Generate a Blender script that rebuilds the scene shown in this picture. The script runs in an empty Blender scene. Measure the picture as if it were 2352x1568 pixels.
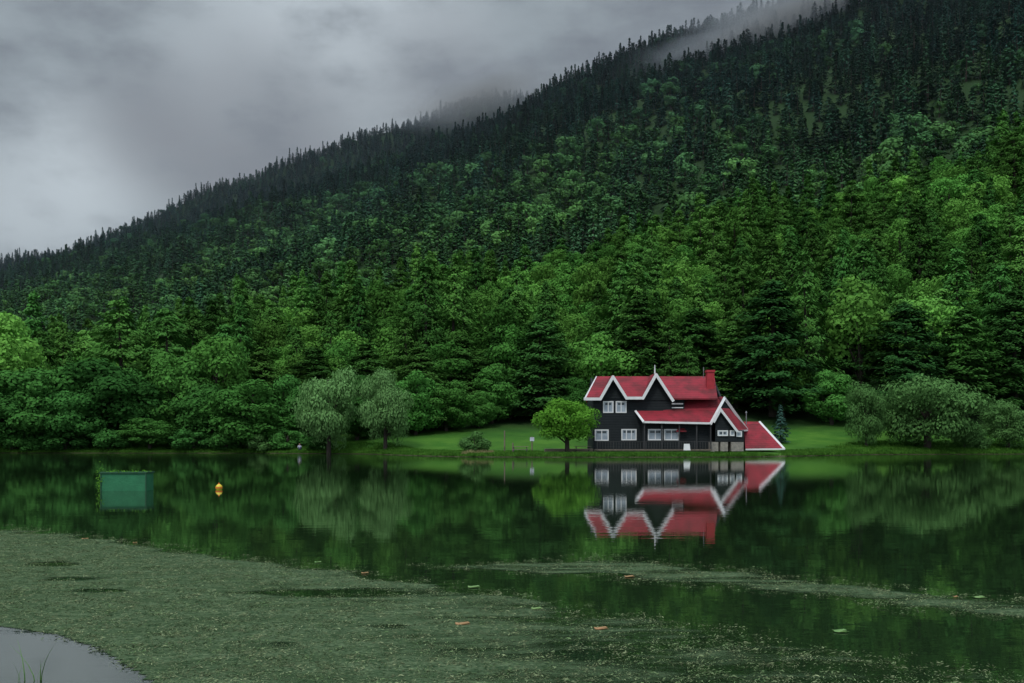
import bpy, math, random
import numpy as np
from mathutils import Vector
rng=np.random.default_rng(7); random.seed(7)
F=2287.0; CX=1176.0; HY=1006.0; H=2.0
scene=bpy.context.scene
def P(px,py,Y): return Vector(((px-CX)/F*Y, Y, H+(HY-py)/F*Y))
def link(o,parent=None):
    scene.collection.objects.link(o)
    if parent: o.parent=parent
    return o
# ---------------- materials ----------------
def newmat(name):
    m=bpy.data.materials.new(name); m.use_nodes=True
    nt=m.node_tree; nt.nodes.clear()
    out=nt.nodes.new('ShaderNodeOutputMaterial')
    return m,nt,out
def N(nt,t,**k):
    n=nt.nodes.new(t)
    for a,b in k.items(): setattr(n,a,b)
    return n
def mathn(nt,op,a,b=None,clamp=False):
    n=nt.nodes.new('ShaderNodeMath'); n.operation=op; n.use_clamp=clamp
    for i,v in enumerate((a,b)):
        if v is None: continue
        if isinstance(v,(int,float)): n.inputs[i].default_value=v
        else: nt.links.new(v,n.inputs[i])
    return n.outputs[0]
def mixc(nt,fac,a,b,mode='MIX'):
    n=nt.nodes.new('ShaderNodeMix'); n.data_type='RGBA'; n.blend_type=mode
    for i,v in ((0,fac),(6,a),(7,b)):
        if isinstance(v,(int,float)): n.inputs[i].default_value=v
        elif isinstance(v,tuple): n.inputs[i].default_value=(*v[:3],1)
        else: nt.links.new(v,n.inputs[i])
    return n.outputs[2]
def maprange(nt,v,a,b,c=0,d=1,smooth=False):
    n=nt.nodes.new('ShaderNodeMapRange'); n.clamp=True
    if smooth: n.interpolation_type='SMOOTHSTEP'
    nt.links.new(v,n.inputs[0])
    for i,x in enumerate((a,b,c,d)): n.inputs[i+1].default_value=x
    return n.outputs[0]
def noise(nt,vec,scale,detail=4,rough=.55):
    n=nt.nodes.new('ShaderNodeTexNoise'); n.inputs['Scale'].default_value=scale
    n.inputs['Detail'].default_value=detail; n.inputs['Roughness'].default_value=rough
    if vec is not None: nt.links.new(vec,n.inputs['Vector'])
    return n.outputs['Fac']
def comb(nt,v):
    n=nt.nodes.new('ShaderNodeCombineXYZ')
    for i in range(3): nt.links.new(v,n.inputs[i])
    return n.outputs[0]
def leafmat(name,c1,c2,far=None,z0=40,z1=330,trans=.25,isr=(.82,1.18),obr=(.55,1.35),patch=True):
    m,nt,out=newmat(name)
    g=N(nt,'ShaderNodeNewGeometry'); oi=N(nt,'ShaderNodeObjectInfo')
    col=mixc(nt,oi.outputs['Random'],c1,c2)
    br=mathn(nt,'MULTIPLY',maprange(nt,g.outputs['Random Per Island'],0,1,*isr),maprange(nt,mathn(nt,'FRACT',mathn(nt,'MULTIPLY',oi.outputs['Random'],17.3)),0,1,*obr))
    if patch:
        br=mathn(nt,'MULTIPLY',br,maprange(nt,noise(nt,oi.outputs['Location'],.021,2),.36,.64,.72,1.25))
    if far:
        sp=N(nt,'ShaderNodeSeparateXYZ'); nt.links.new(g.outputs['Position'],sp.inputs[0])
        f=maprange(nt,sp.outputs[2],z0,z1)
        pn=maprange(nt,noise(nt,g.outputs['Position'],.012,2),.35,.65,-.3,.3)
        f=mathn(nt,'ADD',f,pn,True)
        col=mixc(nt,f,col,far)  # blue-dark tint for upper trees, aerial haze put into leaf colour by height
    col=mixc(nt,1.0,col,comb(nt,br),'MULTIPLY')
    d=N(nt,'ShaderNodeBsdfDiffuse'); nt.links.new(col,d.inputs[0])
    if trans:
        t=N(nt,'ShaderNodeBsdfTranslucent'); mx=N(nt,'ShaderNodeMixShader')
        nt.links.new(col,t.inputs[0]); mx.inputs[0].default_value=trans
        nt.links.new(d.outputs[0],mx.inputs[1]); nt.links.new(t.outputs[0],mx.inputs[2])
        nt.links.new(mx.outputs[0],out.inputs[0])
    else: nt.links.new(d.outputs[0],out.inputs[0])
    return m
def pbr(name,c1,c2=None,scale=3,rough=.7,bump=0,metal=0,coord='Object',bscale=None):
    m,nt,out=newmat(name); b=N(nt,'ShaderNodeBsdfPrincipled'); tc=N(nt,'ShaderNodeTexCoord')
    b.inputs['Roughness'].default_value=rough; b.inputs['Metallic'].default_value=metal
    c2=c2 or tuple(x*.75 for x in c1)
    f=noise(nt,tc.outputs[coord],scale,5)
    nt.links.new(mixc(nt,maprange(nt,f,.3,.7),c1,c2),b.inputs['Base Color'])
    if bump:
        bp=N(nt,'ShaderNodeBump'); bp.inputs['Strength'].default_value=bump; bp.inputs['Distance'].default_value=.05
        nt.links.new(noise(nt,tc.outputs[coord],bscale or scale*5,4),bp.inputs['Height']); nt.links.new(bp.outputs[0],b.inputs['Normal'])
    nt.links.new(b.outputs[0],out.inputs[0]); return m
M={}
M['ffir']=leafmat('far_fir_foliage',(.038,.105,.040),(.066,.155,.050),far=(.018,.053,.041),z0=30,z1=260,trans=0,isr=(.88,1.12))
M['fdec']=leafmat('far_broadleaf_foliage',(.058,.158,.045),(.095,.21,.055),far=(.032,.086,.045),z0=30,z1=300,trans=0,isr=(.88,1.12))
M['fir']=leafmat('fir_foliage',(.040,.128,.028),(.085,.205,.040),trans=.1)
M['dec']=leafmat('broadleaf_foliage',(.056,.172,.032),(.112,.265,.047),trans=.12)
M['dark']=leafmat('dark_foliage',(.036,.115,.030),(.052,.150,.034),trans=.1,obr=(.8,1.15),patch=False)
M['bright']=leafmat('bright_foliage',(.12,.31,.037),(.12,.31,.037),trans=.3,obr=(.95,1.05),patch=False)
M['mid']=leafmat('mid_foliage',(.058,.182,.036),(.080,.225,.044),trans=.15,obr=(.7,1.2),patch=False)
M['mdk']=leafmat('deep_green_foliage',(.042,.138,.031),(.06,.178,.036),trans=.12,obr=(.7,1.2),patch=False)
M['willow']=leafmat('willow_foliage',(.14,.285,.095),(.15,.30,.10),trans=.25,obr=(.9,1.08),patch=False)
M['willow2']=leafmat('shore_willow_foliage',(.095,.215,.062),(.105,.23,.068),trans=.2,obr=(.85,1.1),patch=False)
M['spruce']=leafmat('blue_spruce_foliage',(.09,.2,.16),(.09,.2,.16),patch=False)
M['bark']=pbr('bark',(.06,.045,.035),(.03,.024,.02),4,.9,.6)
M['white']=pbr('white_paint',(.72,.73,.74),(.62,.64,.64),2,.5)
M['stone']=pbr('stone',(.32,.29,.25),(.16,.15,.14),3,.9,.6)
M['wood']=pbr('weathered_wood',(.20,.16,.12),(.11,.09,.07),3,.85,.4)
M['darkwood']=pbr('dark_wood',(.03,.032,.034),(.02,.02,.022),3,.7,.3)
M['chimney']=pbr('red_brick_paint',(.40,.022,.036),(.28,.015,.02),3,.7,.3)
M['metal']=pbr('grey_metal',(.3,.31,.32),None,3,.4,0,.7)
M['green']=pbr('green_plastic',(.012,.13,.055),(.02,.18,.075),2.5,.7,.3)
M['dkgreen']=pbr('dark_green_frame',(.015,.09,.04),None,3,.6)
M['yellow']=pbr('yellow_buoy',(.8,.6,.03),None,3,.4)
M['orange']=pbr('orange_buoy',(.75,.16,.03),None,3,.4)
M['skin']=pbr('skin',(.5,.3,.22),None,3,.6)
M['shirt']=pbr('light_shirt',(.6,.62,.75),None,3,.8)
M['trous']=pbr('dark_trousers',(.04,.05,.1),None,3,.8)
M['reed']=pbr('dry_reed',(.35,.28,.14),(.2,.2,.08),3,.9)
M['blade']=pbr('grass_blade',(.06,.16,.03),(.1,.2,.04),3,.7)
M['leaf_o']=pbr('fallen_leaf',(.36,.18,.08),(.3,.2,.08),5,.7)
M['pad']=pbr('lily_pad',(.12,.26,.07),(.2,.32,.1),5,.5)
M['curtain']=pbr('window_curtain',(.36,.42,.48),(.2,.25,.3),1.2,.15)
M['glass']=pbr('dark_window_glass',(.05,.07,.08),None,2,.1)
def siding():
    m,nt,out=newmat('black_timber_siding'); b=N(nt,'ShaderNodeBsdfPrincipled'); tc=N(nt,'ShaderNodeTexCoord')
    w=N(nt,'ShaderNodeTexWave'); w.wave_type='BANDS'; w.bands_direction='Z'; w.inputs['Scale'].default_value=1.7; w.inputs['Distortion'].default_value=.1
    nt.links.new(tc.outputs['Object'],w.inputs['Vector'])
    bp=N(nt,'ShaderNodeBump'); bp.inputs['Strength'].default_value=.6; bp.inputs['Distance'].default_value=.03
    nt.links.new(w.outputs['Fac'],bp.inputs['Height']); nt.links.new(bp.outputs[0],b.inputs['Normal'])
    nt.links.new(mixc(nt,noise(nt,tc.outputs['Object'],1.3,6),(.007,.011,.013),(.020,.026,.029)),b.inputs['Base Color'])
    b.inputs['Roughness'].default_value=.8; b.inputs['Specular IOR Level'].default_value=.25; nt.links.new(b.outputs[0],out.inputs[0]); return m
M['siding']=siding()
def roofm():
    m,nt,out=newmat('red_roof'); b=N(nt,'ShaderNodeBsdfPrincipled'); tc=N(nt,'ShaderNodeTexCoord')
    w=N(nt,'ShaderNodeTexWave'); w.bands_direction='Z'; w.inputs['Scale'].default_value=1.4; w.inputs['Distortion'].default_value=.6; w.inputs['Detail Scale'].default_value=3
    nt.links.new(tc.outputs['Object'],w.inputs['Vector'])
    f=noise(nt,tc.outputs['Object'],.45,6,.65)
    c=mixc(nt,maprange(nt,f,.42,.62),(.28,.024,.038),(.13,.022,.026))
    c=mixc(nt,maprange(nt,w.outputs['Fac'],0,.35,.3,0),c,(.09,.012,.02))
    nt.links.new(c,b.inputs['Base Color']); b.inputs['Roughness'].default_value=.8; b.inputs['Specular IOR Level'].default_value=.25
    bp=N(nt,'ShaderNodeBump'); bp.inputs['Strength'].default_value=.5; bp.inputs['Distance'].default_value=.03
    nt.links.new(w.outputs['Fac'],bp.inputs['Height']); nt.links.new(bp.outputs[0],b.inputs['Normal'])
    nt.links.new(b.outputs[0],out.inputs[0]); return m
M['roof']=roofm()
# ---------------- mesh helpers ----------------
def mesh_np(name,V,Fq,mats,mi=None,smooth=False):
    me=bpy.data.meshes.new(name); me.from_pydata([tuple(v) for v in V],[],[tuple(f) for f in Fq])
    for m in mats: me.materials.append(m)
    if mi is not None: me.polygons.foreach_set('material_index',np.array(mi,dtype=np.int32))
    if smooth: me.polygons.foreach_set('use_smooth',[True]*len(me.polygons))
    me.update(); return me
class B:
    def __init__(s): s.v=[];s.f=[];s.m=[]
    def prism(s,pts,off,m=0):
        pts=[Vector(p) for p in pts]; off=Vector(off); n=len(pts); k=len(s.v)
        s.v+= [p for p in pts]+[p+off for p in pts]
        s.f.append(list(range(k,k+n))); s.f.append(list(range(k+2*n-1,k+n-1,-1)))
        for i in range(n):
            j=(i+1)%n; s.f.append([k+i,k+j,k+n+j,k+n+i])
        s.m+=[m]*(n+2)
    def box(s,x0,x1,y0,y1,z0,z1,m=0):
        s.prism([(x0,y0,z0),(x1,y0,z0),(x1,y0,z1),(x0,y0,z1)],(0,y1-y0,0),m)
    def beam(s,a,b,w,d,m=0):
        a=Vector(a);b=Vector(b);dr=(b-a).normalized(); up=Vector((0,1,0)); n=dr.cross(up)
        if n.length<.05: n=Vector((1,0,0))
        n.normalize(); q=dr.cross(n).normalized(); n*=w/2;q*=d/2
        s.prism([a-n-q,a+n-q,a+n+q,a-n+q],b-a,m)
    def cone(s,a,b,r0,r1,n=7,m=0):
        a=Vector(a);b=Vector(b);d=(b-a).normalized(); t=d.orthogonal().normalized(); u=d.cross(t); k=len(s.v)
        for c,r in((a,r0),(b,r1)):
            for i in range(n):
                an=2*math.pi*i/n; s.v.append(c+(t*math.cos(an)+u*math.sin(an))*r)
        for i in range(n):
            j=(i+1)%n; s.f.append([k+i,k+j,k+n+j,k+n+i]); s.m.append(m)
        s.f.append(list(range(k+n,k+2*n))); s.m.append(m)
        s.f.append(list(range(k+n-1,k-1,-1))); s.m.append(m)
    def obj(s,name,mats,parent=None,smooth=False,bevel=0):
        o=bpy.data.objects.new(name,mesh_np(name,s.v,s.f,mats,s.m,smooth)); link(o,parent)
        return o
def nrm(a): return a/np.maximum(np.linalg.norm(a,axis=1,keepdims=True),1e-6)
def leafquads(c,n,s,jit=.6,asp=.6,tan=None):
    k=len(c); n=nrm(n+jit*rng.normal(size=(k,3)))
    t=rng.normal(size=(k,3)) if tan is None else tan+.25*rng.normal(size=(k,3))
    t=nrm(t-n*np.sum(t*n,axis=1,keepdims=True)); b=np.cross(n,t); s=s[:,None]
    V=np.stack([c-t*s,c-b*s*asp,c+t*s,c+b*s*asp],1).reshape(-1,3)
    Q=np.arange(4*k).reshape(-1,4); return V,Q
def finish_tree(name,b,lc,ln,ls,mat,jit=.6,asp=.6,tan=None):
    V,Q=leafquads(lc,ln,ls,jit,asp,tan); k=len(b.v)
    vs=[tuple(v) for v in b.v]+[tuple(v) for v in V]; fs=[list(f) for f in b.f]+[list(q+k) for q in Q]
    return mesh_np(name,vs,fs,[M['bark'],mat],[0]*len(b.f)+[1]*len(Q))
def dec_tree(name,h,w,ncl,nl,ls,mat,zb=.12,droop=0,clr=.2,prof=1.0,jit=.3):
    b=B(); b.cone((0,0,-.5),(0,0,h*.35),w*.035,w*.025); b.cone((0,0,h*.35),(w*.03,0,h*.75),w*.025,w*.008)
    C=[];Nn=[]
    cz=(zb*h+h)/2; rz=(h-zb*h)/2
    for i in range(ncl):
        d=rng.normal(size=3); d/=np.linalg.norm(d); r=rng.uniform(.45,.88)
        tz=(d[2]*r+1)/2; wid=(1-max(0,tz-.5)*.5*prof)
        c=np.array([d[0]*r*w/2*wid*.9,d[1]*r*w/2*wid*.9,cz+d[2]*r*rz*.9])
        cr=clr*w*rng.uniform(.7,1.25)
        if i<14: b.cone((0,0,h*rng.uniform(.15,.4)),tuple(c),w*.014,w*.004,5)
        k=int(nl*rng.uniform(.7,1.3)*(cr/(clr*w))**2)
        dd=nrm(rng.normal(size=(k,3))+np.array([0,0,.35])); rr=rng.uniform(.65,1.05,size=(k,1))
        p=c+dd*rr*cr*np.array([1,1,.75])
        if droop: p[:,2]-=droop*rng.random(k)*np.abs(rr[:,0])*cr
        C.append(p);Nn.append(dd)
    C=np.concatenate(C);Nn=np.concatenate(Nn); L=ls*rng.uniform(.6,1.4,size=len(C))
    ok=C[:,2]>.03*h; C=C[ok];Nn=Nn[ok];L=L[ok]
    return finish_tree(name,b,C,Nn,L,mat,jit,.5 if droop else .62,np.tile([0,0,1.],(len(C),1)) if droop else None)
def fir_tree(name,h,w,nb,nl,ls,mat,zb=.08,power=.75,tier=0,jit=.22,lump=0):
    b=B(); b.cone((0,0,-.8),(0,0,h*.97),w*.04,.03)
    C=[];Nn=[];T=[]; nt_=max(4,nb//tier) if tier else 0
    lob=rng.uniform(.7,1.25,size=8)
    for i in range(nb):
        t=(i+.5)/nb
        if tier: t=(math.floor(t*nt_)+.5)/nt_+rng.normal()*.34/nt_
        t=min(max(t,0),.985)
        z=h*(zb+(1-zb)*t); a=i*2.39996+rng.uniform(-.5,.5)
        R=w/2*((1-t)**power)*rng.uniform(.60,1.18)*(1 if not lump else 1+lump*(lob[int(a*1.27+t*3)%8]-1))
        if t<.12: R*=.75+2*t
        R=max(R,.02*h)
        dx=np.array([math.cos(a),math.sin(a),0]); lat=np.array([-dx[1],dx[0],0])
        k=max(6,int(nl*(.25+R/(w/2))))
        s=rng.uniform(.15,1,size=k)**.7; l=rng.normal(size=k)*.24*R*(1.15-s)+rng.normal(size=k)*.03*w
        dr_=rng.uniform(.12,.38)
        zz=z - dr_*R*s**1.1 + .18*R*s**3 - np.abs(l)*.25 + rng.normal(size=k)*.010*h
        p=dx*(s*R)[:,None]+lat*l[:,None]; p[:,2]=zz
        C.append(p); n=dx*.7+np.array([0,0,1.]); Nn.append(np.tile(n,(k,1))); T.append(np.tile(dx+np.array([0,0,-.3]),(k,1)))
        if nl>25 and i%3==0: b.cone((0,0,z),tuple(dx*R*.8+np.array([0,0,z-.2*R])),.05,.015,4)
    k=max(6,nl//2); tz=rng.uniform(.9,1.0,size=k)*h; p=rng.normal(size=(k,3))*.008*h; p[:,2]=tz; C.append(p);Nn.append(rng.normal(size=(k,3))); T.append(np.tile([0,0,1.],(k,1)))
    C=np.concatenate(C);Nn=np.concatenate(Nn);T=np.concatenate(T); L=ls*rng.uniform(.6,1.4,size=len(C))
    return finish_tree(name,b,C,Nn,L,mat,jit,.5,T)
def protos(colname,meshes):
    col=bpy.data.collections.new(colname)
    for i,me in enumerate(meshes):
        o=bpy.data.objects.new('%s_%02d'%(colname,i),me); col.objects.link(o)
    return col
def scatter(name,pts,rot,scl,idx,col):
    me=bpy.data.meshes.new(name); me.from_pydata([tuple(p) for p in pts],[],[])
    a=me.attributes.new('rot','FLOAT_VECTOR','POINT'); a.data.foreach_set('vector',np.asarray(rot,dtype=np.float32).ravel())
    a=me.attributes.new('scl','FLOAT_VECTOR','POINT'); a.data.foreach_set('vector',np.asarray(scl,dtype=np.float32).ravel())
    a=me.attributes.new('idx','INT','POINT'); a.data.foreach_set('value',np.asarray(idx,dtype=np.int32))
    o=link(bpy.data.objects.new(name,me))
    ng=bpy.data.node_groups.new(name+'_gn','GeometryNodeTree')
    ng.interface.new_socket('Geometry',in_out='INPUT',socket_type='NodeSocketGeometry'); ng.interface.new_socket('Geometry',in_out='OUTPUT',socket_type='NodeSocketGeometry')
    gi=ng.nodes.new('NodeGroupInput'); go=ng.nodes.new('NodeGroupOutput'); ip=ng.nodes.new('GeometryNodeInstanceOnPoints'); ci=ng.nodes.new('GeometryNodeCollectionInfo')
    ci.inputs['Collection'].default_value=col; ci.inputs['Separate Children'].default_value=True; ci.inputs['Reset Children'].default_value=True
    ip.inputs['Pick Instance'].default_value=True
    def na(n,t):
        x=ng.nodes.new('GeometryNodeInputNamedAttribute'); x.data_type=t; x.inputs['Name'].default_value=n; return x.outputs['Attribute']
    L=ng.links.new
    L(gi.outputs[0],ip.inputs['Points']); L(ci.outputs[0],ip.inputs['Instance']); L(na('idx','INT'),ip.inputs['Instance Index'])
    L(na('rot','FLOAT_VECTOR'),ip.inputs['Rotation']); L(na('scl','FLOAT_VECTOR'),ip.inputs['Scale']); L(ip.outputs[0],go.inputs[0])
    md=o.modifiers.new('scatter','NODES'); md.node_group=ng
    return o
# ---------------- terrain ----------------
def I(x,pts): return np.interp(x,[p[0] for p in pts],[p[1] for p in pts])
SH=[(-2000,140),(0,134),(600,132),(850,125),(980,111),(1080,106),(1300,104),(1700,105),(1850,112),(2000,121),(2352,125),(4000,128)]
ZL=[(0,1.5),(650,2.0),(1000,3.4),(1300,3.6),(1900,4.0),(2352,3),(4000,3)]
SP=[(-1500,960),(-600,900),(0,850),(400,765),(700,705),(1000,640),(1300,590),(1500,545),(1700,490),(1900,490),(2100,425),(2352,330),(3000,180),(4000,60)]
FR=[(-1500,900),(-600,770),(0,635),(300,545),(640,445),(850,372),(1000,320),(1160,255),(1240,210),(1340,160),(1450,112),(1560,68),(1700,15),(1900,-60),(2352,-200),(3000,-380),(4000,-500)]
BK=[(-1500,820),(-600,745),(0,600),(160,563),(300,507),(400,462),(500,414),(600,385),(700,352),(800,313),(900,283),(970,250),(1050,222),(1150,205),(1300,225),(1600,300),(4000,300)]
def zt(X,Y):
    px=CX+F*X/Y
    sh=I(px,SH); zl=I(px,ZL)
    YC=300.; YR=1100.; YB=1650.
    zc=H+(HY-I(px,SP))/F*YC-14; zr=H+(HY-I(px,FR))/F*YR-13; zb=H+(HY-I(px,BK))/F*YB-13
    ks=[(sh-6,-.8+0*px),(sh,-.02+0*px),(sh+1.2,.3+0*px),(np.maximum(sh+3,123),.62+0*px),(np.maximum(sh+9,144),zl),(200+0*px,zl+(zc-zl)*.30),(YC+0*px,zc),(370+0*px,zc+.03*(zr-zc)),(YR*.7+0*px,zc+.58*(zr-zc)),(YR+0*px,zr),(YR+180+0*px,np.minimum(zr*.9,zb*.93)),(YB+0*px,zb),(2400+0*px,zb*.6)]
    z=np.full_like(px,-.8)
    for (a,za),(b,zb_) in zip(ks[:-1],ks[1:]):
        t=np.clip((Y-a)/(b-a),0,1); z=np.where(Y>=a,za+(zb_-za)*t,z)
    amp=np.clip((Y-150)/400,0,1)*11
    z=z+amp*(np.sin(X*.017+Y*.006)*np.cos(Y*.013-X*.004)*.6+.4*np.sin(X*.041+1.3)*np.sin(Y*.033))
    return z
us=np.linspace(-1.15,1.15,260); ys=np.concatenate([np.arange(98,150,1.0),np.geomspace(150,2400,150)])
U,YY=np.meshgrid(us,ys); XX=U*YY; ZZ=zt(XX,YY)
V=np.stack([XX,YY,ZZ],-1).reshape(-1,3); nx=len(us); fq=[]
for j in range(len(ys)-1):
    for i in range(nx-1): k=j*nx+i; fq.append((k,k+1,k+nx+1,k+nx))
m,nt,out=newmat('ground'); g=N(nt,'ShaderNodeNewGeometry'); b=N(nt,'ShaderNodeBsdfPrincipled'); b.inputs['Roughness'].default_value=.95; b.inputs['Specular IOR Level'].default_value=.1
sp=N(nt,'ShaderNodeSeparateXYZ'); nt.links.new(g.outputs['Position'],sp.inputs[0])
gr=mixc(nt,maprange(nt,noise(nt,g.outputs['Position'],.35,6,.65),.35,.65),(.038,.125,.014),(.072,.175,.022))
gr=mixc(nt,maprange(nt,noise(nt,g.outputs['Position'],.09,3),.42,.66),gr,(.027,.09,.013))
sh=maprange(nt,sp.outputs[2],.0,.22); gr=mixc(nt,sh,(.09,.08,.05),gr)
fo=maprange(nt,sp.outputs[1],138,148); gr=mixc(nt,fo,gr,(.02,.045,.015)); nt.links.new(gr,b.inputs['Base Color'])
bp=N(nt,'ShaderNodeBump'); bp.inputs['Strength'].default_value=.7; bp.inputs['Distance'].default_value=.15; nt.links.new(noise(nt,g.outputs['Position'],6,4),bp.inputs['Height']); nt.links.new(bp.outputs[0],b.inputs['Normal'])
nt.links.new(b.outputs[0],out.inputs[0])
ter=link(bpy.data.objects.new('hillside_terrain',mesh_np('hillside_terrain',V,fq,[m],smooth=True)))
def zt1(x,y): return float(zt(np.array([x],float),np.array([y],float))[0])
# ---------------- lake ----------------
m,nt,out=newmat('lake_water'); g=N(nt,'ShaderNodeNewGeometry'); b=N(nt,'ShaderNodeBsdfPrincipled')
b.inputs['Base Color'].default_value=(.012,.026,.011,1); b.inputs['IOR'].default_value=1.54
sp=N(nt,'ShaderNodeSeparateXYZ'); nt.links.new(g.outputs['Position'],sp.inputs[0])
nt.links.new(maprange(nt,sp.outputs[1],60,108,.025,.07),b.inputs['Roughness'])
mp=N(nt,'ShaderNodeMapping'); mp.inputs['Scale'].default_value=(.6,1.6,1); nt.links.new(g.outputs['Position'],mp.inputs[0])
bp=N(nt,'ShaderNodeBump'); bp.inputs['Strength'].default_value=.085; bp.inputs['Distance'].default_value=.02
nt.links.new(noise(nt,mp.outputs[0],1.4,3),bp.inputs['Height']); nt.links.new(bp.outputs[0],b.inputs['Normal'])
nt.links.new(b.outputs[0],out.inputs[0])
bb=B(); bb.v=[(-1500,-400,0),(1500,-400,0),(1500,160,0),(-1500,160,0)]; bb.f=[[0,1,2,3]]; bb.m=[0]; bb.obj('lake',[m])
# algae mat
TOP=[(-800,1185),(0,1202),(200,1215),(400,1240),(600,1270),(800,1298),(900,1318),(1100,1345),(1300,1368),(1500,1395),(1800,1440),(2100,1490),(2500,1540)]
xs=np.arange(-17,17,.11); ya=np.arange(6.5,26,.11); XA,YA=np.meshgrid(xs,ya)
def dens(X,Y):
    px=CX+F*X/Y; py=HY+F*H/Y
    wob=14*np.sin(X*1.3+Y*.7)+9*np.sin(X*3.1-Y*1.9)
    wob=wob*np.clip(8/Y,.3,1)
    d=np.clip((py+wob*.8-I(px,TOP))/28,0,1)*I(px,[(0,.80),(700,.76),(1100,.67),(1500,.58),(2000,.53),(2400,.52)])
    c=I(px,[(850,1303),(1100,1300),(1400,1303),(1700,1335),(2000,1368),(2400,1410)]); hw=I(px,[(850,2),(1100,11),(1350,26),(1700,30),(2400,38)])
    d2=np.clip(1.35-np.abs(py+wob*.5-c)/hw,0,1)*.66*np.clip((px-900)/150,0,1)
    d=np.maximum(d,d2)
    cl=I(px,[(-300,1400),(0,1452),(130,1470),(220,1505),(330,1568),(420,1680),(2400,2400)])
    d*=np.clip((cl-py-wob*.3)/14,0,1)
    for (ex,ey,ew,eh,s) in [(760,1362,150,9,.8),(240,1357,70,5,.6),(170,1330,80,5,.5),(130,1296,60,5,.5),(1100,1328,160,8,.8),(1650,1385,260,14,.7),(650,1480,50,6,.3),(1900,1470,240,13,.5),(900,1440,60,6,.3),(1450,1410,160,10,.5),(2150,1440,200,12,.5),(1350,1500,120,8,.3)]:
        d*=1-s*np.exp(-(((px-ex)/ew)**2+((py-ey)/eh)**2))
    return d
D=dens(XA,YA); Va=np.stack([XA,YA,np.full_like(XA,.004)],-1).reshape(-1,3); nx=len(xs); Df=D.ravel()
fa=[]
for j in range(len(ya)-1):
    for i in range(nx-1):
        k=j*nx+i
        if max(Df[k],Df[k+1],Df[k+nx],Df[k+nx+1])>.02: fa.append((k,k+1,k+nx+1,k+nx))
m,nt,out=newmat('algae'); g=N(nt,'ShaderNodeNewGeometry'); at=N(nt,'ShaderNodeAttribute'); at.attribute_name='dens'
mp=N(nt,'ShaderNodeMapping'); mp.inputs['Scale'].default_value=(.45,1.4,1); nt.links.new(g.outputs['Position'],mp.inputs[0])
mp2=N(nt,'ShaderNodeMapping'); mp2.inputs['Scale'].default_value=(.6,1.0,1); nt.links.new(g.outputs['Position'],mp2.inputs[0])
n1=noise(nt,mp.outputs[0],1.6,5,.6); n2=noise(nt,mp2.outputs[0],9,5,.7); n3=noise(nt,mp2.outputs[0],34,4,.75)
s=mathn(nt,'ADD',mathn(nt,'MULTIPLY',n1,.60),mathn(nt,'ADD',mathn(nt,'MULTIPLY',n2,.30),mathn(nt,'MULTIPLY',n3,.32)))
al=maprange(nt,mathn(nt,'SUBTRACT',at.outputs['Fac'],s),-.08,.06)
d=N(nt,'ShaderNodeBsdfDiffuse')
c=mixc(nt,maprange(nt,n2,.38,.62),(.040,.078,.038),(.120,.178,.095)); c=mixc(nt,maprange(nt,n3,.52,.75),c,(.21,.25,.145)); c=mixc(nt,maprange(nt,n3,.49,.33),c,(.014,.034,.013))
c=mixc(nt,maprange(nt,n1,.40,.62,0,.55),c,(.045,.078,.036)); nt.links.new(c,d.inputs[0])
bp=N(nt,'ShaderNodeBump'); bp.inputs['Strength'].default_value=.8; bp.inputs['Distance'].default_value=.04; nt.links.new(n3,bp.inputs['Height']); nt.links.new(bp.outputs[0],d.inputs['Normal'])
tr=N(nt,'ShaderNodeBsdfTransparent'); mx=N(nt,'ShaderNodeMixShader'); nt.links.new(al,mx.inputs[0]); nt.links.new(tr.outputs[0],mx.inputs[1]); nt.links.new(d.outputs[0],mx.inputs[2]); nt.links.new(mx.outputs[0],out.inputs[0])
me=mesh_np('algae_mat',Va,fa,[m]); a=me.attributes.new('dens','FLOAT','POINT'); a.data.foreach_set('value',Df.astype(np.float32))
link(bpy.data.objects.new('algae_mat',me))
wm=[]
mw=leafmat('water_weed',(.07,.125,.05),(.19,.22,.12),trans=0,isr=(.5,1.4),patch=False)
for q in range(3):
    k=16; c=rng.normal(size=(k,3))*np.array([.07,.05,.003]); c[:,2]=.005+np.abs(c[:,2])
    V_,Q_=leafquads(c,np.tile([0,0,1.],(k,1)),rng.uniform(.007,.021,k),.35,.22)
    wm.append(mesh_np('weed',V_,Q_,[mw]))
wc=protos('weed_sprig',wm)
X=rng.uniform(-13,13,60000); Y=6.8+18*rng.random(60000)**1.3; dd=dens(X,Y); ok=(np.abs(X/Y)<.6)&(rng.random(60000)<dd**1.5)&(dd>.15)
X=X[ok];Y=Y[ok]; n=len(X); sc=rng.uniform(.6,1.4,n)
scatter('water_weeds',np.stack([X,Y,np.full(n,.004)],1),np.stack([np.zeros(n),np.zeros(n),rng.uniform(0,6.28,n)],1),np.stack([sc]*3,1),rng.integers(0,3,n),wc)
def pad(px,py,w,mat,name):
    Y=F*H/(py-HY); x=(px-CX)/F*Y; r=w/F*Y/2; b=B(); pts=[]
    for i in range(11):
        a=.35+i/10*5.6; rr=r*(1+.12*math.sin(i*2.1)); pts.append((x+rr*math.cos(a),Y+rr*.8*math.sin(a),.012+.006*math.sin(i*1.7)))
    b.prism([(x,Y,.014)]+pts,(0,0,.004)); b.obj(name,[mat])
for a in [(1062,1434,36),(1380,1445,34),(838,1317,18),(195,1238,16),(310,1247,10),(1445,1325,24),(2195,1372,12)]: pad(*a,M['leaf_o'],'fallen_leaf')
for a in [(1088,1349,30),(1232,1399,26),(2250,1373,30),(1930,1451,36),(730,1292,16)]: pad(*a,M['pad'],'lily_pad')
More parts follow.
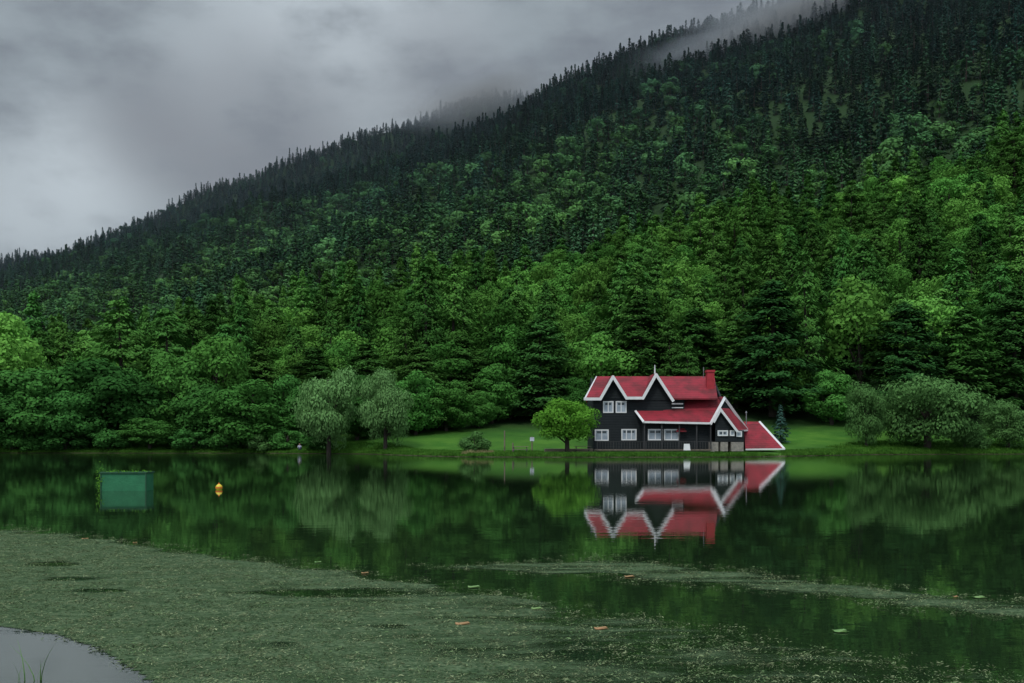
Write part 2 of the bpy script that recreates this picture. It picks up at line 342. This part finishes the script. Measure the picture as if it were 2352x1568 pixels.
# ---------------- forest ----------------
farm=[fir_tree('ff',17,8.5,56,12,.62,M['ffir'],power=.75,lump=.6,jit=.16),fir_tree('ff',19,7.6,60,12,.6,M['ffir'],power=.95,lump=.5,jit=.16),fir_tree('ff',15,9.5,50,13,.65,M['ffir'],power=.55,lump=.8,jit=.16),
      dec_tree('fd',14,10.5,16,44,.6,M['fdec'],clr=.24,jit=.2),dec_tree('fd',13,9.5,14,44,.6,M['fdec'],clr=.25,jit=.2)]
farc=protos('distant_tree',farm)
nearm=[fir_tree('nf',21,11.5,150,50,.29,M['fir'],power=.62,tier=9,lump=.6),fir_tree('nf',22,10.5,160,48,.29,M['fir'],power=.75,tier=9,lump=.6),fir_tree('nf',18,12,130,58,.29,M['fir'],power=.48,tier=9,lump=.9),
      dec_tree('nd',17,12,40,170,.27,M['dec'],clr=.17),dec_tree('nd',15,11,34,170,.27,M['dec'],clr=.19),dec_tree('nd',18,10.5,36,180,.27,M['dec'],clr=.18)]
nearc=protos('woodland_tree',nearm)
def pts_area(y0,y1,u0,u1,sp):
    out=[]; y=y0
    while y<y1:
        n=int((u1-u0)*y/sp); x=np.linspace(u0*y,u1*y,max(n,2))+rng.uniform(-sp*.6,sp*.6,max(n,2)); yy=y+rng.uniform(-sp*.6,sp*.6,len(x)); out.append(np.stack([x,yy],1)); y+=sp*.9
    return np.concatenate(out)
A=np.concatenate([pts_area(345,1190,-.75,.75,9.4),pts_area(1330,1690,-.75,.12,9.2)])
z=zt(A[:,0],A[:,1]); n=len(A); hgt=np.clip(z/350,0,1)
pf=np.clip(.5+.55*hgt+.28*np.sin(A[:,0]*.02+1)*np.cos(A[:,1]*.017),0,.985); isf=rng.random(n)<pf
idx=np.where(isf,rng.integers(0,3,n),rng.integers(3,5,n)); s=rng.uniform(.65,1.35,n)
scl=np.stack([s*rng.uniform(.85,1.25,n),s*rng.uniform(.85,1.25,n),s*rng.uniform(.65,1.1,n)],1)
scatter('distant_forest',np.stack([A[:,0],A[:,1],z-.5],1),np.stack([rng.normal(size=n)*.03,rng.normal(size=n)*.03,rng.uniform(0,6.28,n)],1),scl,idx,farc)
A=pts_area(152,340,-.8,.8,8.6); z=zt(A[:,0],A[:,1]); n=len(A)
isf=rng.random(n)<.6; idx=np.where(isf,rng.integers(0,3,n),rng.integers(3,6,n)); s=rng.uniform(.65,1.25,n)
scl=np.stack([s*rng.uniform(.85,1.15,n)]*2+[s*rng.uniform(.85,1.1,n)],1)
scatter('forest',np.stack([A[:,0],A[:,1],z-.5],1),np.stack([rng.normal(size=n)*.03,rng.normal(size=n)*.03,rng.uniform(0,6.28,n)],1),scl,idx,nearc)
cache={}
def place(kind,name,px,wpx,top,Y,base=None):
    x=(px-CX)/F*Y; zg=zt1(x,Y) if base is None else base
    ht=H+(HY-top)/F*Y-zg; w=wpx/F*Y
    L=cache.setdefault(kind,[])
    if len(L)<3:
        if kind=='fir': me=fir_tree('fir_mesh',20,9,200,90,.21,M['fir'],power=.52,tier=11,lump=.8)
        if kind=='firdark': me=fir_tree('firdark_mesh',20,10,180,105,.22,M['dark'],power=.46,tier=12,lump=.8)
        if kind=='willow': me=dec_tree('willow_mesh',9,8,52,320,.14,M['willow'],zb=-.02,droop=.4,clr=.17,jit=.25,prof=.3)
        if kind=='willow2': me=dec_tree('willow2_mesh',9,8,52,320,.14,M['willow2'],zb=-.02,droop=.3,clr=.17,jit=.25,prof=.3)
        if kind=='mid': me=dec_tree('mid_mesh',9,8,50,280,.17,M['mid'],zb=.0,clr=.15)
        if kind=='dark': me=dec_tree('dark_mesh',10,9,64,280,.19,M['mdk'],zb=-.04,clr=.15,prof=.6)
        if kind=='bright': me=dec_tree('bright_mesh',5.5,6,44,260,.10,M['bright'],zb=.16,clr=.14)
        if kind=='bush': me=dec_tree('bush_mesh',2.2,3,26,140,.09,M['willow2'],zb=-.1,clr=.17)
        if kind=='dkbush': me=dec_tree('dkbush_mesh',3,4,26,150,.13,M['mdk'],zb=-.15,clr=.17)
        if kind=='spruce': me=fir_tree('spruce_mesh',3.2,1.9,60,34,.1,M['spruce'],power=.8)
        co=np.array([v.co for v in me.vertices]); L.append((me,np.percentile(co[:,2],99.7),np.percentile(np.abs(co[:,0]),97)*2))
    me,h0,w0=random.choice(L) if len(L)>=3 else L[-1]
    o=link(bpy.data.objects.new(name,me)); o.location=(x,Y,zg-.05); o.scale=(w/w0,w/w0,ht/h0); o.rotation_euler=(0,0,random.uniform(0,6.28))
for a in [(755,140,850,127),(885,118,850,124)]: place('willow','willow_tree',*a)
for a in [(2130,190,865,126),(1990,85,880,125.5),(2315,120,920,128),(2215,70,960,127)]: place('willow2','willow_tree',*a)
for a in [(1303,130,918,109.5)]: place('bright','maple_tree',*a)
for a in [(575,170,875,135),(345,115,960,135.2),(1025,120,875,141),(1130,110,835,148),(1100,70,900,144),(400,160,810,145),(1330,90,870,146),(1910,110,850,144),(955,110,855,138)]: place('mid','broadleaf_tree',*a)
for a in [(110,200,845,137),(235,200,830,140),(30,140,880,136),(300,140,850,142),(480,130,885,139),(-60,160,880,139),(660,120,865,139),(170,130,900,136),(820,120,865,137)]: place('dark','broadleaf_tree',*a)
for a in [(602,58,993,132.6),(1090,68,990,112),(2250,50,985,127)]: place('bush','shrub',*a)
for a in [(60,80,990,135.2),(150,90,985,135.2),(250,80,985,135),(445,90,985,135),(520,80,990,134),(660,80,985,133.5),(730,60,1000,130.5)]: place('dkbush','shrub',*a)
place('spruce','blue_spruce_tree',1793,40,930,128)
for a in [(1775,210,650,149),(2080,190,700,148),(2215,180,710,150),(1470,170,680,154),(1240,160,735,150),(1155,140,750,154),(1380,130,750,156),(1600,150,710,158),(2330,160,670,152),(1950,140,700,156),(840,150,790,148),(720,130,800,150),(600,140,800,154),(965,140,800,143),(1060,120,770,152),(1690,130,750,154),(480,120,810,152)]: place('firdark' if a[0] in(1775,2080,1240,2330) else 'fir','fir_tree',*a)
# ---------------- house ----------------
house=link(bpy.data.objects.new('lake_house',None)); house.location=(0,0,0)
zb=.5
def rectpx(x0,x1,y0,y1,Y): return [P(x0,y1,Y),P(x1,y1,Y),P(x1,y0,Y),P(x0,y0,Y)]
w=B()
X0=P(1363,0,113.6).x; X1=P(1572,0,113.6).x; ze=P(0,908,113.6).z
w.box(X0,X1,113.6,122.6,zb,ze)
w.box(X1+.003,P(1642,0,116).x,116,122.4,zb,ze-.05)
for xx in (X0+.03,P(1636,0,118).x):
    w.prism([(xx,113.8,ze-.1),(xx,122.5,ze-.1),(xx,118.2,9.15)],(.2,0,0))
for (pk,l,r,yf) in [((1408,868),1382,1436,915),((1507,864),1478,1544,918)]:
    w.prism([P(l,yf,113.5),P(r,yf,113.5),P(pk[0],pk[1],113.5)],(0,4.3,0))
w.prism(rectpx(1476,1634,969,1035,112.3),(0,3.5,0))
w.prism([P(1634,972,112.3),P(1634,1033,112.3),P(1712,1033,117),P(1712,986,117),P(1663,918,114.6)],(-.9,2.5,0))
w.prism([P(1643,970,111.2),P(1643,1014,111.2),P(1692,1014,111.4),P(1691,989,111.4),P(1655,943,111.2)],(1.0,4.2,0))
w.prism([P(1712,1031,114.5),P(1792,1031,114.5),P(1745,975,117.5),P(1712,975,117.5)],(0,3,0))
w.obj('walls',[M['siding']],house)
r=B(); T=(0,0,-.16)
zr=9.34; zev=P(0,914,112.9).z
xl=P(1370,0,118.2).x; xr=P(1641,0,118.2).x; el=P(1343,0,112.9).x; er=P(1642,0,112.9).x+.3
k_=(113.66-112.9)/(118.2-112.9); ym=113.66; zm=zev+(zr-zev)*k_; elm=el+(xl-el)*k_; erm=er+(xr-er)*k_
r.prism([(elm,ym,zm),(erm,ym,zm),(xr,118.2,zr),(xl,118.2,zr)],T)
for a_,b_ in((el,P(1379,0,112.9).x),(P(1439,0,112.9).x,P(1477,0,112.9).x),(P(1546,0,112.9).x,er)):
    r.prism([(a_,112.9,zev),(b_,112.9,zev),(b_ if b_<er else erm,ym-.002,zm),(a_ if a_>el else elm,ym-.002,zm)],T)
r.prism([(xl,118.2,zr),(xr,118.2,zr),(er-.3,123.5,zev),(X0-.1,123.5,zev)],T)
for (pk,l,rr,yl,yr) in [((1408,861),1378,1439,915,914),((1507,856),1477,1546,914,919)]:
    a=P(*pk,112.75)
    for fx,fy in((l,yl),(rr,yr)):
        f_=P(fx,fy,112.75); bk=Vector((0,5.3,0)); r.prism([f_,a,a+bk,f_+bk],T)
r.prism([P(1460,943,113.45),P(1478,966,111.4),P(1632,970,111.4),P(1648,943,113.2),P(1530,943,113.45)],T)
r.prism([P(1523,943,113.5),P(1523,918,115.4),P(1663,912,114.9),P(1648,942,113.25)],T)
r.prism([P(1663,912,114.9),P(1632,970,111.4),P(1600,940,119),P(1640,905,121)],(.02,.1,-.12))
r.prism([P(1663,912,114.6),P(1716,986,117),P(1712,975,121),P(1655,912,121)],T)
r.prism([P(1655,937,110.9),P(1692,989,111.1),P(1717,985,116.6),P(1682,938,116.6)],T)
r.prism([P(1655,937,110.9),P(1640,968,110.9),P(1648,962,116),P(1682,938,116.6)],T)
r.prism([P(1708,968,118),P(1745,968,118),P(1801,1029,113.9),P(1712,1031,113.6)],T)
r.prism([P(1545,925,113.6),P(1566,925,113.6),P(1568,917,115),P(1545,917,115)],(0,0,-.1))
r.prism([P(1553,990,111.7),P(1577,990,111.7),P(1572,983,112.3),P(1558,983,112.3)],(0,0,-.08))
r.obj('roof',[M['roof']],house)
t=B()
def bl(pts,Y,w_=.3,d_=.1):
    for i,(a,b_) in enumerate(zip(pts[:-1],pts[1:])):
        pa=P(a[0],a[1],a[2] if len(a)>2 else Y); pb=P(b_[0],b_[1],b_[2] if len(b_)>2 else Y); dd=(pb-pa).normalized()*.1
        off=Vector((0,-.004*(i%2),0)); t.beam(pa-dd+off,pb+dd+off,w_,d_)
bl([(1343,916),(1379,916),(1408,865),(1439,914),(1477,914),(1507,860),(1546,920)],112.68,.32)
bl([(1343,916,112.75),(1370,866,118.1)],112,.2,.12)
bl([(1460,944,113.4),(1478,968,111.3)],0,.24); bl([(1478,969),(1632,972)],111.3,.22)
bl([(1632,973,111.3),(1664,914,114.5),(1717,988,116.9)],0,.3,.14)
bl([(1640,968),(1655,940),(1693,990)],110.8,.26); bl([(1693,990,110.9),(1717,988,116.5)],0,.18)
bl([(1745,969,117.9),(1801,1030,113.8),],0,.22); bl([(1714,1032),(1801,1031)],113.5,.18)
bl([(1545,927),(1567,927)],113.5,.14)
bl([(1567,936),(1545,936)],113.5,.1)
t.cone(P(1504,858,112.9),P(1504,838,112.9),.09,.05)
t.obj('white_trim',[M['white']],house)
wi=B()
def window(x0,x1,y0,y1,Y,nv=1):
    a=P(x0,y1,Y); c=P(x1,y0,Y); x0,x1,z0,z1=a.x,c.x,a.z,c.z; fw=.13
    wi.box(x0+.05,x1-.05,Y-.03,Y+.02,z0+.05,z1-.05,1)
    wi.box(x0,x1,Y-.09,Y-.01,z0,z0+fw); wi.box(x0,x1,Y-.09,Y-.01,z1-fw,z1)
    wi.box(x0,x0+fw,Y-.087,Y-.01,z0+fw,z1-fw); wi.box(x1-fw,x1,Y-.087,Y-.01,z0+fw,z1-fw)
    for i in range(nv):
        xm=x0+(x1-x0)*(i+1)/(nv+1); wi.box(xm-.05,xm+.05,Y-.084,Y-.01,z0+fw,z1-fw)
    if x1-x0>.7: wi.box(x0+.25,x1-.25,Y-.036,Y-.031,z1-.45,z1-.2,2)
window(1385,1409,921,948,113.6); window(1414,1439,921,948,113.6)
window(1366,1398,986,1012,113.6,1); window(1427,1462,985,1011,113.6,2)
window(1488,1522,985,1011,112.3,1); window(1525,1559,985,1011,112.3,1)
window(1648,1672,988,1001,111.2,1); window(1676,1687,988,1001,111.35,0)
window(1691,1704,990,1003,111.3,0)
wi.obj('windows',[M['white'],M['curtain'],M['glass']],house)
s_=B()
s_.prism(rectpx(1689,1709,988,1014,111.36),(0,3.5,0)); s_.obj('porch_wall',[M['siding']],house)
c=B(); a=P(1631,0,115.5); zt_=P(0,850,115.5).z
c.box(a.x-.42,a.x+.42,115.1,116,5,zt_-.25); c.box(a.x-.5,a.x+.5,115.02,116.08,zt_-.25,zt_); c.obj('chimney',[M['chimney']],house)
fl=B(); fl.cone(P(1616,868,116),P(1616,843,116),.05,.05); fl.cone(P(1714,975,114),P(1714,947,114),.06,.06); fl.cone(P(1714,948,114),P(1714,944,114),.13,.05)
fl.obj('flue_pipes',[M['metal']],house)
st=B()
for x0,x1 in((1632,1650),(1655,1672),(1680,1708)): st.prism(rectpx(x0,x1,1015,1036,111.0),(0,2.5,0))
st.box(P(1365,0,113).x,P(1632,0,113).x,110.8,113.5,.2,zb+.12); st.obj('stone_foundation',[M['stone']],house)
dk=B()
dk.box(P(1252,0,111).x,P(1362,0,111).x,110.6,114,.42,.80,0)
dk.box(P(1366,0,111).x,P(1632,0,111).x,110.3,112.2,zb+.13,zb+.25,0)
dk.obj('deck',[M['wood']],house)
rl=B(); xa=P(1372,0,110.5).x; xb=P(1636,0,110.5).x; zt0=zb+.25
x=xa; i=0
while x<xb:
    big=i%6==0; rl.box(x-.03-(.03 if big else 0),x+.03+(.03 if big else 0),110.42,110.5,zt0,zt0+(.95 if big else .82)); x+=.3; i+=1
rl.box(xa-.05,xb,110.40,110.52,zt0+.83,zt0+.9)
for xx in (1480,1520,1560,1600,1632):
    q=P(xx,0,111.6).x; rl.box(q-.07,q+.07,111.5,111.64,zt0,P(0,970,111.5).z)
rl.obj('railing',[M['darkwood']],house)
nb=link(bpy.data.objects.new('notice_board',None)); q=B(); q.prism([P(1570,1034,109.8),P(1586,1034,109.8),P(1584,1019,109.9),P(1571,1019,109.9)],(0,.05,0)); q.obj('panel',[M['white']],nb)
q=B()
for xx in(1571,1584): q.beam(P(xx,1040,110.15),P(xx,1018,109.98),.06,.05)
q.obj('legs',[M['darkwood']],nb)
def table(px,Y):
    x=(px-CX)/F*Y; z=zt1(x,Y); e=link(bpy.data.objects.new('picnic_table',None)); q=B()
    q.box(x-.9,x+.9,Y-.35,Y+.35,z+.70,z+.75)
    for s in(-1,1): q.box(x-.9,x+.9,Y+s*.7-.13,Y+s*.7+.13,z+.42,z+.46)
    q.obj('top_and_seats',[M['wood']],e); q=B()
    for s in(-.7,.7):
        q.beam((x+s,Y-.65,z-.05),(x+s,Y-.1,z+.70),.08,.08); q.beam((x+s,Y+.65,z-.05),(x+s,Y+.1,z+.70),.08,.08); q.box(x+s+.05,x+s+.1,Y-.8,Y+.8,z+.36,z+.419)
    q.obj('legs',[M['darkwood']],e)
table(1195,108.5); table(1338,109.3)
def post(px,py,Y,name,head=False):
    x=(px-CX)/F*Y; z=zt1(x,Y); tz=P(px,py,Y).z; e=link(bpy.data.objects.new(name,None)); q=B(); q.cone((x,Y,z-.3),(x,Y,tz),.09,.07,8); q.cone((x,Y,tz),(x,Y,tz+.06),.10,.03,8); q.obj('post',[M['wood']],e)
    if head: q=B(); q.box(x-.25,x+.25,Y-.14,Y-.09,tz-.5,tz-.05); q.obj('panel',[M['shirt']],e)
post(1159,990,113,'wooden_post'); post(1178,1018,110,'wooden_post'); post(1222,1003,118,'information_sign',True)
def tuft(name,x,Y,n,h,rad,mat,z=0,wd=.012,lean=.35):
    b_=B()
    for i in range(n):
        a=random.uniform(0,6.28); r_=rad*math.sqrt(random.random()); p0=Vector((x+r_*math.cos(a),Y+r_*math.sin(a)*.5,z)); an=random.uniform(0,6.28); ln=h*random.uniform(.5,1.1); le=random.uniform(.1,lean)*ln
        side=Vector((math.cos(an+1.57),math.sin(an+1.57),0))*wd
        for k in range(5):
            tt=k/4; c_=p0+Vector((math.cos(an)*le*tt**1.8,math.sin(an)*le*tt**1.8,ln*(tt-.15*tt*tt))); ww=side*(1-tt*.95)
            b_.v+=[c_-ww,c_+ww]
            if k: m_=len(b_.v); b_.f.append([m_-4,m_-3,m_-1,m_-2]); b_.m.append(0)
    return b_.obj(name,[mat])
for px in range(1066,1135,9):
    x=(px-CX)/F*107.5; tuft('dry_reeds',x,107.5,60,.55,.35,M['reed'],zt1(x,107.5),.03)
tuft('reed_grass',-3.98,8.2,7,.40,.12,M['blade'],-.05,.006,.9)
gm=[]
for k in range(3):
    n=40; V_=[];F_=[]
    for i in range(n):
        x,y=rng.normal(size=2)*.25; a=rng.uniform(0,6.28); h_=rng.uniform(.08,.22); dx,dy=math.cos(a)*.03,math.sin(a)*.03; lx,ly=rng.normal(size=2)*.08
        b0=len(V_); V_+=[(x-dx,y-dy,0),(x+dx,y+dy,0),(x+lx,y+ly,h_)]; F_.append((b0,b0+1,b0+2))
    gm.append(mesh_np('grass',V_,F_,[leafmat('shore_grass%d'%k,(.05,.15,.022),(.085,.20,.03),patch=False)]))
gc=protos('grass_tuft',gm)
n=9000; px=rng.uniform(-50,2400,n); sh=I(px,SH); Y=sh+.4+rng.random(n)**2*9; X=(px-CX)/F*Y; hx=(Y>109)&(Y<124)&(px>1240)&(px<1800); X=X[~hx];Y=Y[~hx]; n=len(X); s=rng.uniform(.6,1.5,n)
scatter('shore_grass',np.stack([X,Y,zt(X,Y)-.02],1),np.stack([np.zeros(n),np.zeros(n),rng.uniform(0,6.28,n)],1),np.stack([s]*3,1),rng.integers(0,3,n),gc)
# ---------------- floating green crate, buoy ----------------
cr=link(bpy.data.objects.new('floating_green_crate',None)); Yc=37.8
xa=P(232,0,Yc).x; xb=P(335,0,Yc).x
q=B(); q.box(xa,xb,Yc,Yc+.05,-.2,.68); q.box(xa,xb,Yc+.75,Yc+.8,-.2,.68); q.box(xa,xa+.05,Yc+.052,Yc+.748,-.2,.68); q.box(xb-.05,xb,Yc+.052,Yc+.748,-.2,.68); q.box(xa+.05,xb-.05,Yc+.05,Yc+.75,.45,.5)
q.obj('panels',[M['green']],cr)
q=B(); q.beam((xa-.04,Yc-.02,.69),(xb+.04,Yc-.02,.69),.05,.06); q.beam((xa-.04,Yc+.8,.69),(xb+.04,Yc+.8,.69),.05,.06)
q.beam((xa,Yc+.02,.685),(xa,Yc+.77,.685),.05,.06); q.beam((xb,Yc+.02,.685),(xb,Yc+.77,.685),.05,.06)
for xx in(xa,xb): q.box(xx-.02,xx+.02,Yc-.03,Yc-.003,-.2,.70)
q.obj('frame',[M['dkgreen']],cr)
C=np.concatenate([rng.normal(size=(200,3))*np.array([.08,.12,.24])+np.array([xa-.04,Yc+.1,.3]),rng.normal(size=(110,3))*np.array([.5,.2,.03])+np.array([(xa+xb)/2-.1,Yc+.2,.72])])
C[:,2]=np.abs(C[:,2]); C[:,0]=np.clip(C[:,0],xa-.2,xb+.05)
V_,Q_=leafquads(C,rng.normal(size=C.shape),rng.uniform(.02,.05,len(C)),.5,.5); o=link(bpy.data.objects.new('clinging_plants',mesh_np('cp',V_,Q_,[M['bright']])),cr)
by=link(bpy.data.objects.new('buoy',None)); Yb=38.8; xb_=P(503,0,Yb).x
import bmesh
def uvs(name,loc,r,mat,par,sz=1):
    bm=bmesh.new(); bmesh.ops.create_uvsphere(bm,u_segments=20,v_segments=12,radius=r); me=bpy.data.meshes.new(name); bm.to_mesh(me); bm.free(); me.materials.append(mat)
    for p in me.polygons: p.use_smooth=True
    o=link(bpy.data.objects.new(name,me),par); o.location=loc; o.scale=(1,1,sz); return o
uvs('float_body',(xb_,Yb,.07),.13,M['yellow'],by,1.1)
q=B(); q.cone((xb_,Yb,.05),(xb_,Yb,.10),.136,.136,20); q.obj('band',[M['orange']],by); q=B(); q.cone((xb_,Yb,.19),(xb_,Yb,.26),.035,.02,10); q.obj('eye',[M['orange']],by)
# ---------------- seated person ----------------
def person(px,Y):
    x=(px-CX)/F*Y; z=zt1(x,Y); e=link(bpy.data.objects.new('seated_person',None)); e.location=(x,Y,z); e.rotation_euler=(0,0,.3)
    def skin(name,vs,es,rs,mat,root=0):
        me=bpy.data.meshes.new(name); me.from_pydata(vs,es,[]); me.materials.append(mat); o=link(bpy.data.objects.new(name,me),e)
        mo=o.modifiers.new('s','SKIN'); mo.use_smooth_shade=True
        for i,r_ in enumerate(rs): me.skin_vertices[0].data[i].radius=(r_,r_)
        me.skin_vertices[0].data[root].use_root=True
        o.modifiers.new('ss','SUBSURF').levels=1; return o
    skin('torso_and_arms',[(0,0,.12),(0,.0,.32),(0,-.02,.5),(0,-.04,.6),(-.17,-.02,.53),(-.22,-.12,.33),(-.12,-.32,.34),(.17,-.02,.53),(.22,-.12,.33),(.12,-.32,.34)],[(0,1),(1,2),(2,3),(2,4),(4,5),(5,6),(2,7),(7,8),(8,9)],[.14,.13,.14,.06,.06,.045,.035,.06,.045,.035],M['shirt'])
    skin('legs',[(0,0,.1),(-.1,-.08,.1),(-.12,-.42,.42),(-.12,-.62,.05),(-.12,-.74,.03),(.1,-.08,.1),(.12,-.42,.42),(.12,-.62,.05),(.12,-.74,.03)],[(0,1),(1,2),(2,3),(3,4),(0,5),(5,6),(6,7),(7,8)],[.13,.1,.07,.05,.035,.1,.07,.05,.035],M['trous'])
    uvs('head',(0,-.06,.73),.1,M['skin'],e,1.2); uvs('hair',(0,-.035,.77),.105,M['bark'],e,1.0)
person(688,131.6)
# ---------------- mist on the ridge ----------------
def cloud(px,py,Y,sx,sy,sz,dens_,rot,nsc=1.8,thr=.42,alb=.42):
    bm=bmesh.new(); bmesh.ops.create_icosphere(bm,subdivisions=3,radius=1); me=bpy.data.meshes.new('cloud'); bm.to_mesh(me); bm.free()
    m,nt,out=newmat('mist'); tc=N(nt,'ShaderNodeTexCoord'); ln=N(nt,'ShaderNodeVectorMath',operation='LENGTH'); nt.links.new(tc.outputs['Object'],ln.inputs[0])
    fall=maprange(nt,ln.outputs['Value'],.1,1.0,1,0,True)
    nz=noise(nt,tc.outputs['Object'],nsc,3,.6)
    s=mathn(nt,'ADD',nz,mathn(nt,'MULTIPLY',mathn(nt,'SUBTRACT',fall,1.0),.25))
    dd=mathn(nt,'MULTIPLY',maprange(nt,s,thr-.2,thr+.2),mathn(nt,'MULTIPLY',fall,dens_))
    v=N(nt,'ShaderNodeVolumeScatter'); v.inputs['Color'].default_value=(alb*.94,alb,alb*1.08,1); nt.links.new(dd,v.inputs['Density']); nt.links.new(v.outputs[0],out.inputs['Volume'])
    me.materials.append(m); o=link(bpy.data.objects.new('mist_cloud',me)); o.location=P(px,py,Y); o.scale=(sx,sy,sz); o.rotation_euler=(0,rot,0)
cloud(1100,218,1450,180,90,55,.06,-.2,alb=.5)
cloud(1790,45,860,170,60,42,.10,-.28,alb=.52)
cloud(2050,-35,860,160,60,45,.09,-.2,alb=.52)
m,nt,out=newmat('haze'); v=N(nt,'ShaderNodeVolumeScatter'); v.inputs['Color'].default_value=(.60,.72,.82,1); v.inputs['Density'].default_value=.00007; nt.links.new(v.outputs[0],out.inputs['Volume'])
q=B(); q.box(-2600,2600,330,2500,2,900); q.obj('haze',[m])
# ---------------- world ----------------
SE=math.radians(52); SR=math.radians(200)
wd=bpy.data.worlds.new('World'); scene.world=wd; wd.use_nodes=True; nt=wd.node_tree; nt.nodes.clear()
out=N(nt,'ShaderNodeOutputWorld'); bg=N(nt,'ShaderNodeBackground'); sky=N(nt,'ShaderNodeTexSky'); sky.sky_type='NISHITA'; sky.sun_disc=False; sky.sun_elevation=SE; sky.sun_rotation=SR
tc=N(nt,'ShaderNodeTexCoord'); mp=N(nt,'ShaderNodeMapping'); mp.inputs['Scale'].default_value=(1,1,2.0); mp.inputs['Location'].default_value=(.3,.1,.4); mp.inputs['Rotation'].default_value=(0,.35,0); nt.links.new(tc.outputs['Generated'],mp.inputs[0])
n1=noise(nt,mp.outputs[0],5.0,7,.56)
cc=mixc(nt,maprange(nt,n1,.38,.62,smooth=True),(.185,.207,.238),(.315,.365,.40))
def blob(px,py,rad,amt):
    d=Vector(((px-CX)/F,1,(HY-py)/F)).normalized(); vm=N(nt,'ShaderNodeVectorMath',operation='DISTANCE'); nt.links.new(tc.outputs['Generated'],vm.inputs[0]); vm.inputs[1].default_value=d
    f=maprange(nt,vm.outputs['Value'],0,rad,1,0,True); return mathn(nt,'MULTIPLY',mathn(nt,'MULTIPLY',f,maprange(nt,n1,.40,.56,.25,1)),amt)
for a in [(190,400,.11,.95),(30,480,.09,.6),(720,20,.19,1.0),(480,230,.09,.5),(950,40,.11,.5)]: cc=mixc(nt,blob(*a),cc,(.53,.60,.65))
for a in [(600,340,.15,.9),(330,290,.09,.6),(1000,180,.10,.5)]: cc=mixc(nt,blob(*a),cc,(.195,.20,.225))
sp=N(nt,'ShaderNodeSeparateXYZ'); nt.links.new(tc.outputs['Generated'],sp.inputs[0])
zen=maprange(nt,sp.outputs[2],.45,.85,1,4.6,True)
back=maprange(nt,sp.outputs[1],.1,-.6,1,2.6,True)  # extra brightness added to the sky behind the camera, front-lights the forest
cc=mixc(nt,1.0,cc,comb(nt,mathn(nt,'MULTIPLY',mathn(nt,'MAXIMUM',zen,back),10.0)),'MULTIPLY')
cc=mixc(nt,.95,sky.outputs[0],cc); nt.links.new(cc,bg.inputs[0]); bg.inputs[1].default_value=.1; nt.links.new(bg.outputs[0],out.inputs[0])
su=bpy.data.lights.new('sun','SUN'); su.energy=1.5; su.angle=math.radians(12); su.color=(1,.97,.92); so=link(bpy.data.objects.new('sun',su))
d=Vector((math.sin(SR)*math.cos(SE),math.cos(SR)*math.cos(SE),math.sin(SE))); so.rotation_euler=d.to_track_quat('Z','Y').to_euler()
# ---------------- camera ----------------
cam=bpy.data.cameras.new('camera'); cam.sensor_width=36; cam.lens=36*F/2352; cam.shift_y=(HY-784)/2352; cam.clip_end=6000; co=link(bpy.data.objects.new('camera',cam)); co.location=(0,0,H); co.rotation_euler=(math.pi/2,0,0); scene.camera=co
scene.view_settings.view_transform='Standard'; scene.view_settings.look='None'; scene.view_settings.exposure=0
